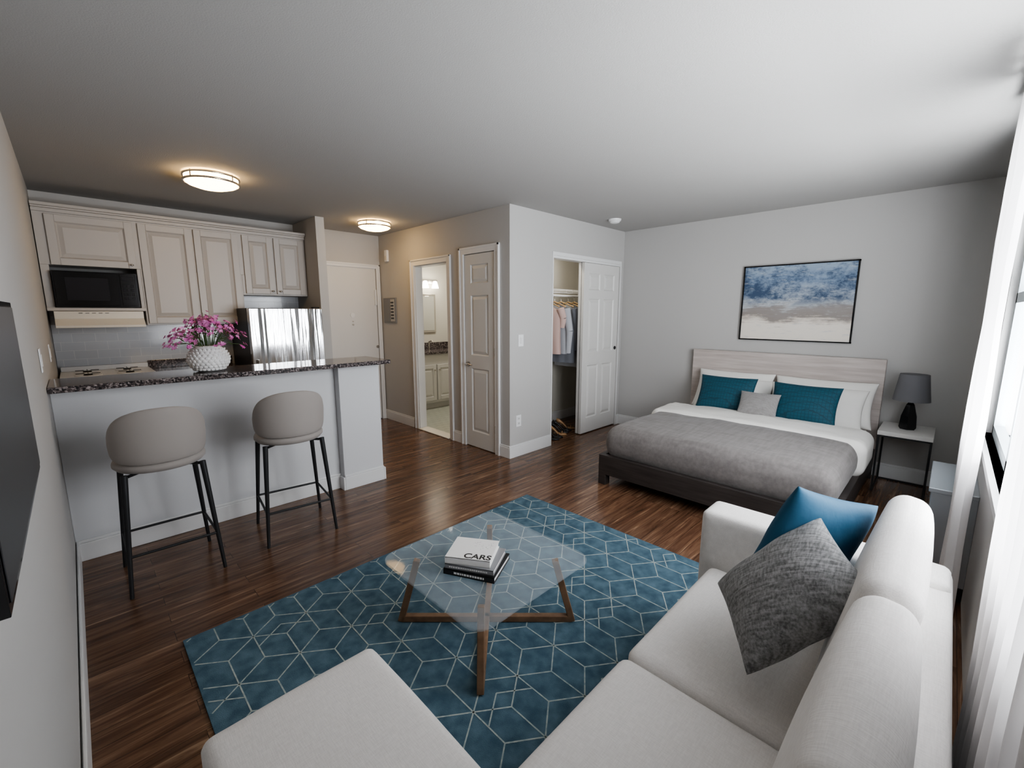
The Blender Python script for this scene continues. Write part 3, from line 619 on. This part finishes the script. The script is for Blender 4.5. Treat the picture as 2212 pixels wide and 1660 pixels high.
# ---------------------------------------------------------------- picture
m=MB(); m.T=HallT(XR,1.575); W,Z0,Z1=.945,1.175,1.915
m.box(0,W,-.03,-.001,Z0,Z0+.012,'black'); m.box(0,W,-.03,-.001,Z1-.012,Z1,'black'); m.box(0,.012,-.03,-.001,Z0,Z1,'black'); m.box(W-.012,W,-.03,-.001,Z0,Z1,'black')
m.box(.012,W-.012,-.022,-.002,Z0+.012,Z1-.012,'art'); m.build("framed_painting",merge=False)
# ---------------------------------------------------------------- window, curtains, heater
m=MB(); ya,yb=YW-.07,YW-.03
for x in (WX0,1.8,2.62,WX1-.05): m.box(x,x+.05,ya,yb,WZ0,WZ1,'alu')
for z in (WZ0,1.5,WZ1-.05): m.box(WX0,WX1,ya,yb,z,z+.05,'alu')
m.box(WX0,WX1,YW-.052,YW-.048,WZ0,WZ1,'wglass'); m.box(WX0-.03,WX1+.03,YW-.1,YW+.02,WZ0-.03,WZ0,'trim')
m.build("window_1",merge=False)
def curtain(x0,x1,z0,z1,y,amp,per):
    m=MB(); n=int((x1-x0)/per*16); vs=[]; nz=12
    for i in range(n+1):
        x=x0+(x1-x0)*i/n; a=math.sin((x-x0)/per*2*pi)
        for j in range(nz+1):
            z=z0+(z1-z0)*j/nz; vs.append((x+.004*math.sin(z*5+i),y+amp*a*(1-.25*j/nz)+.003*math.sin(z*7+x*9),z))
    m.add(vs,[(i*(nz+1)+j,(i+1)*(nz+1)+j,(i+1)*(nz+1)+j+1,i*(nz+1)+j+1) for i in range(n) for j in range(nz)],'curtain',True)
    m.build("sheer_curtain")
curtain(2.45,2.95,.10,2.32,-.115,.028,.12); curtain(.5,1.55,.05,2.32,-.145,.018,.10)
m=MB(); m.cyl((.4,-.13,2.335),(3.2,-.13,2.335),.011,.011,'white',12)
for x in (.42,3.18): m.cyl((x,YW,2.335),(x,-.13,2.335),.008,.008,'white',8); m.lathe([(0,-.02),(.02,-.01),(.02,.01),(0,.02)],(x,-.13,2.335),'white',12)
m.build("curtain_rod",merge=False)
m=MB(); m.box(3.0,3.55,YW,-.02,.08,.55,'ptac'); m.box(2.99,3.56,YW,-.01,.55,.575,'ptac'); m.box(3.02,3.53,YW,-.04,.0,.08,'blackm')
m.build("wall_heater",bevel=.004,merge=False)
# ---------------------------------------------------------------- lights
def area(name,loc,rot,sx,sy,p,col):
    l=bpy.data.lights.new(name,'AREA'); l.shape='RECTANGLE'; l.size=sx; l.size_y=sy; l.energy=p; l.color=col
    o=bpy.data.objects.new(name,l); bpy.context.collection.objects.link(o); o.location=loc; o.rotation_euler=rot
area("daylight_window",((WX0+WX1)/2,YW-.30,1.5),(math.radians(90),0,0),2.6,1.4,170,(.96,.98,1))
area("daylight_ground_bounce",((WX0+WX1)/2+.2,YW-.35,.75),(math.radians(140),0,0),1.8,.5,140,(.93,.965,1))
area("bathroom_light",(3.9,5.0,H-.02),(0,0,0),.5,.5,18,(1,.93,.82))
area("closet_fill",(3.9,3.4,H-.02),(0,0,0),.3,.2,8,(1,.92,.78))  # added fill to brighten the dark closet interior, not a known fixture
w=bpy.data.worlds.new("w"); bpy.context.scene.world=w; w.use_nodes=True; w.node_tree.nodes["Background"].inputs[0].default_value=(.42,.62,1,1); w.node_tree.nodes["Background"].inputs[1].default_value=.9
try: bpy.context.scene.view_settings.look='AgX - Medium High Contrast'
except Exception: pass
cd=bpy.data.cameras.new("camera"); cd.sensor_width=36; cd.lens=943/2212*36; cd.clip_start=.01
co=bpy.data.objects.new("camera",cd); bpy.context.collection.objects.link(co); co.location=(0,0,1.45); co.rotation_euler=(math.radians(90-9.27),0,math.radians(-45)); bpy.context.scene.camera=co
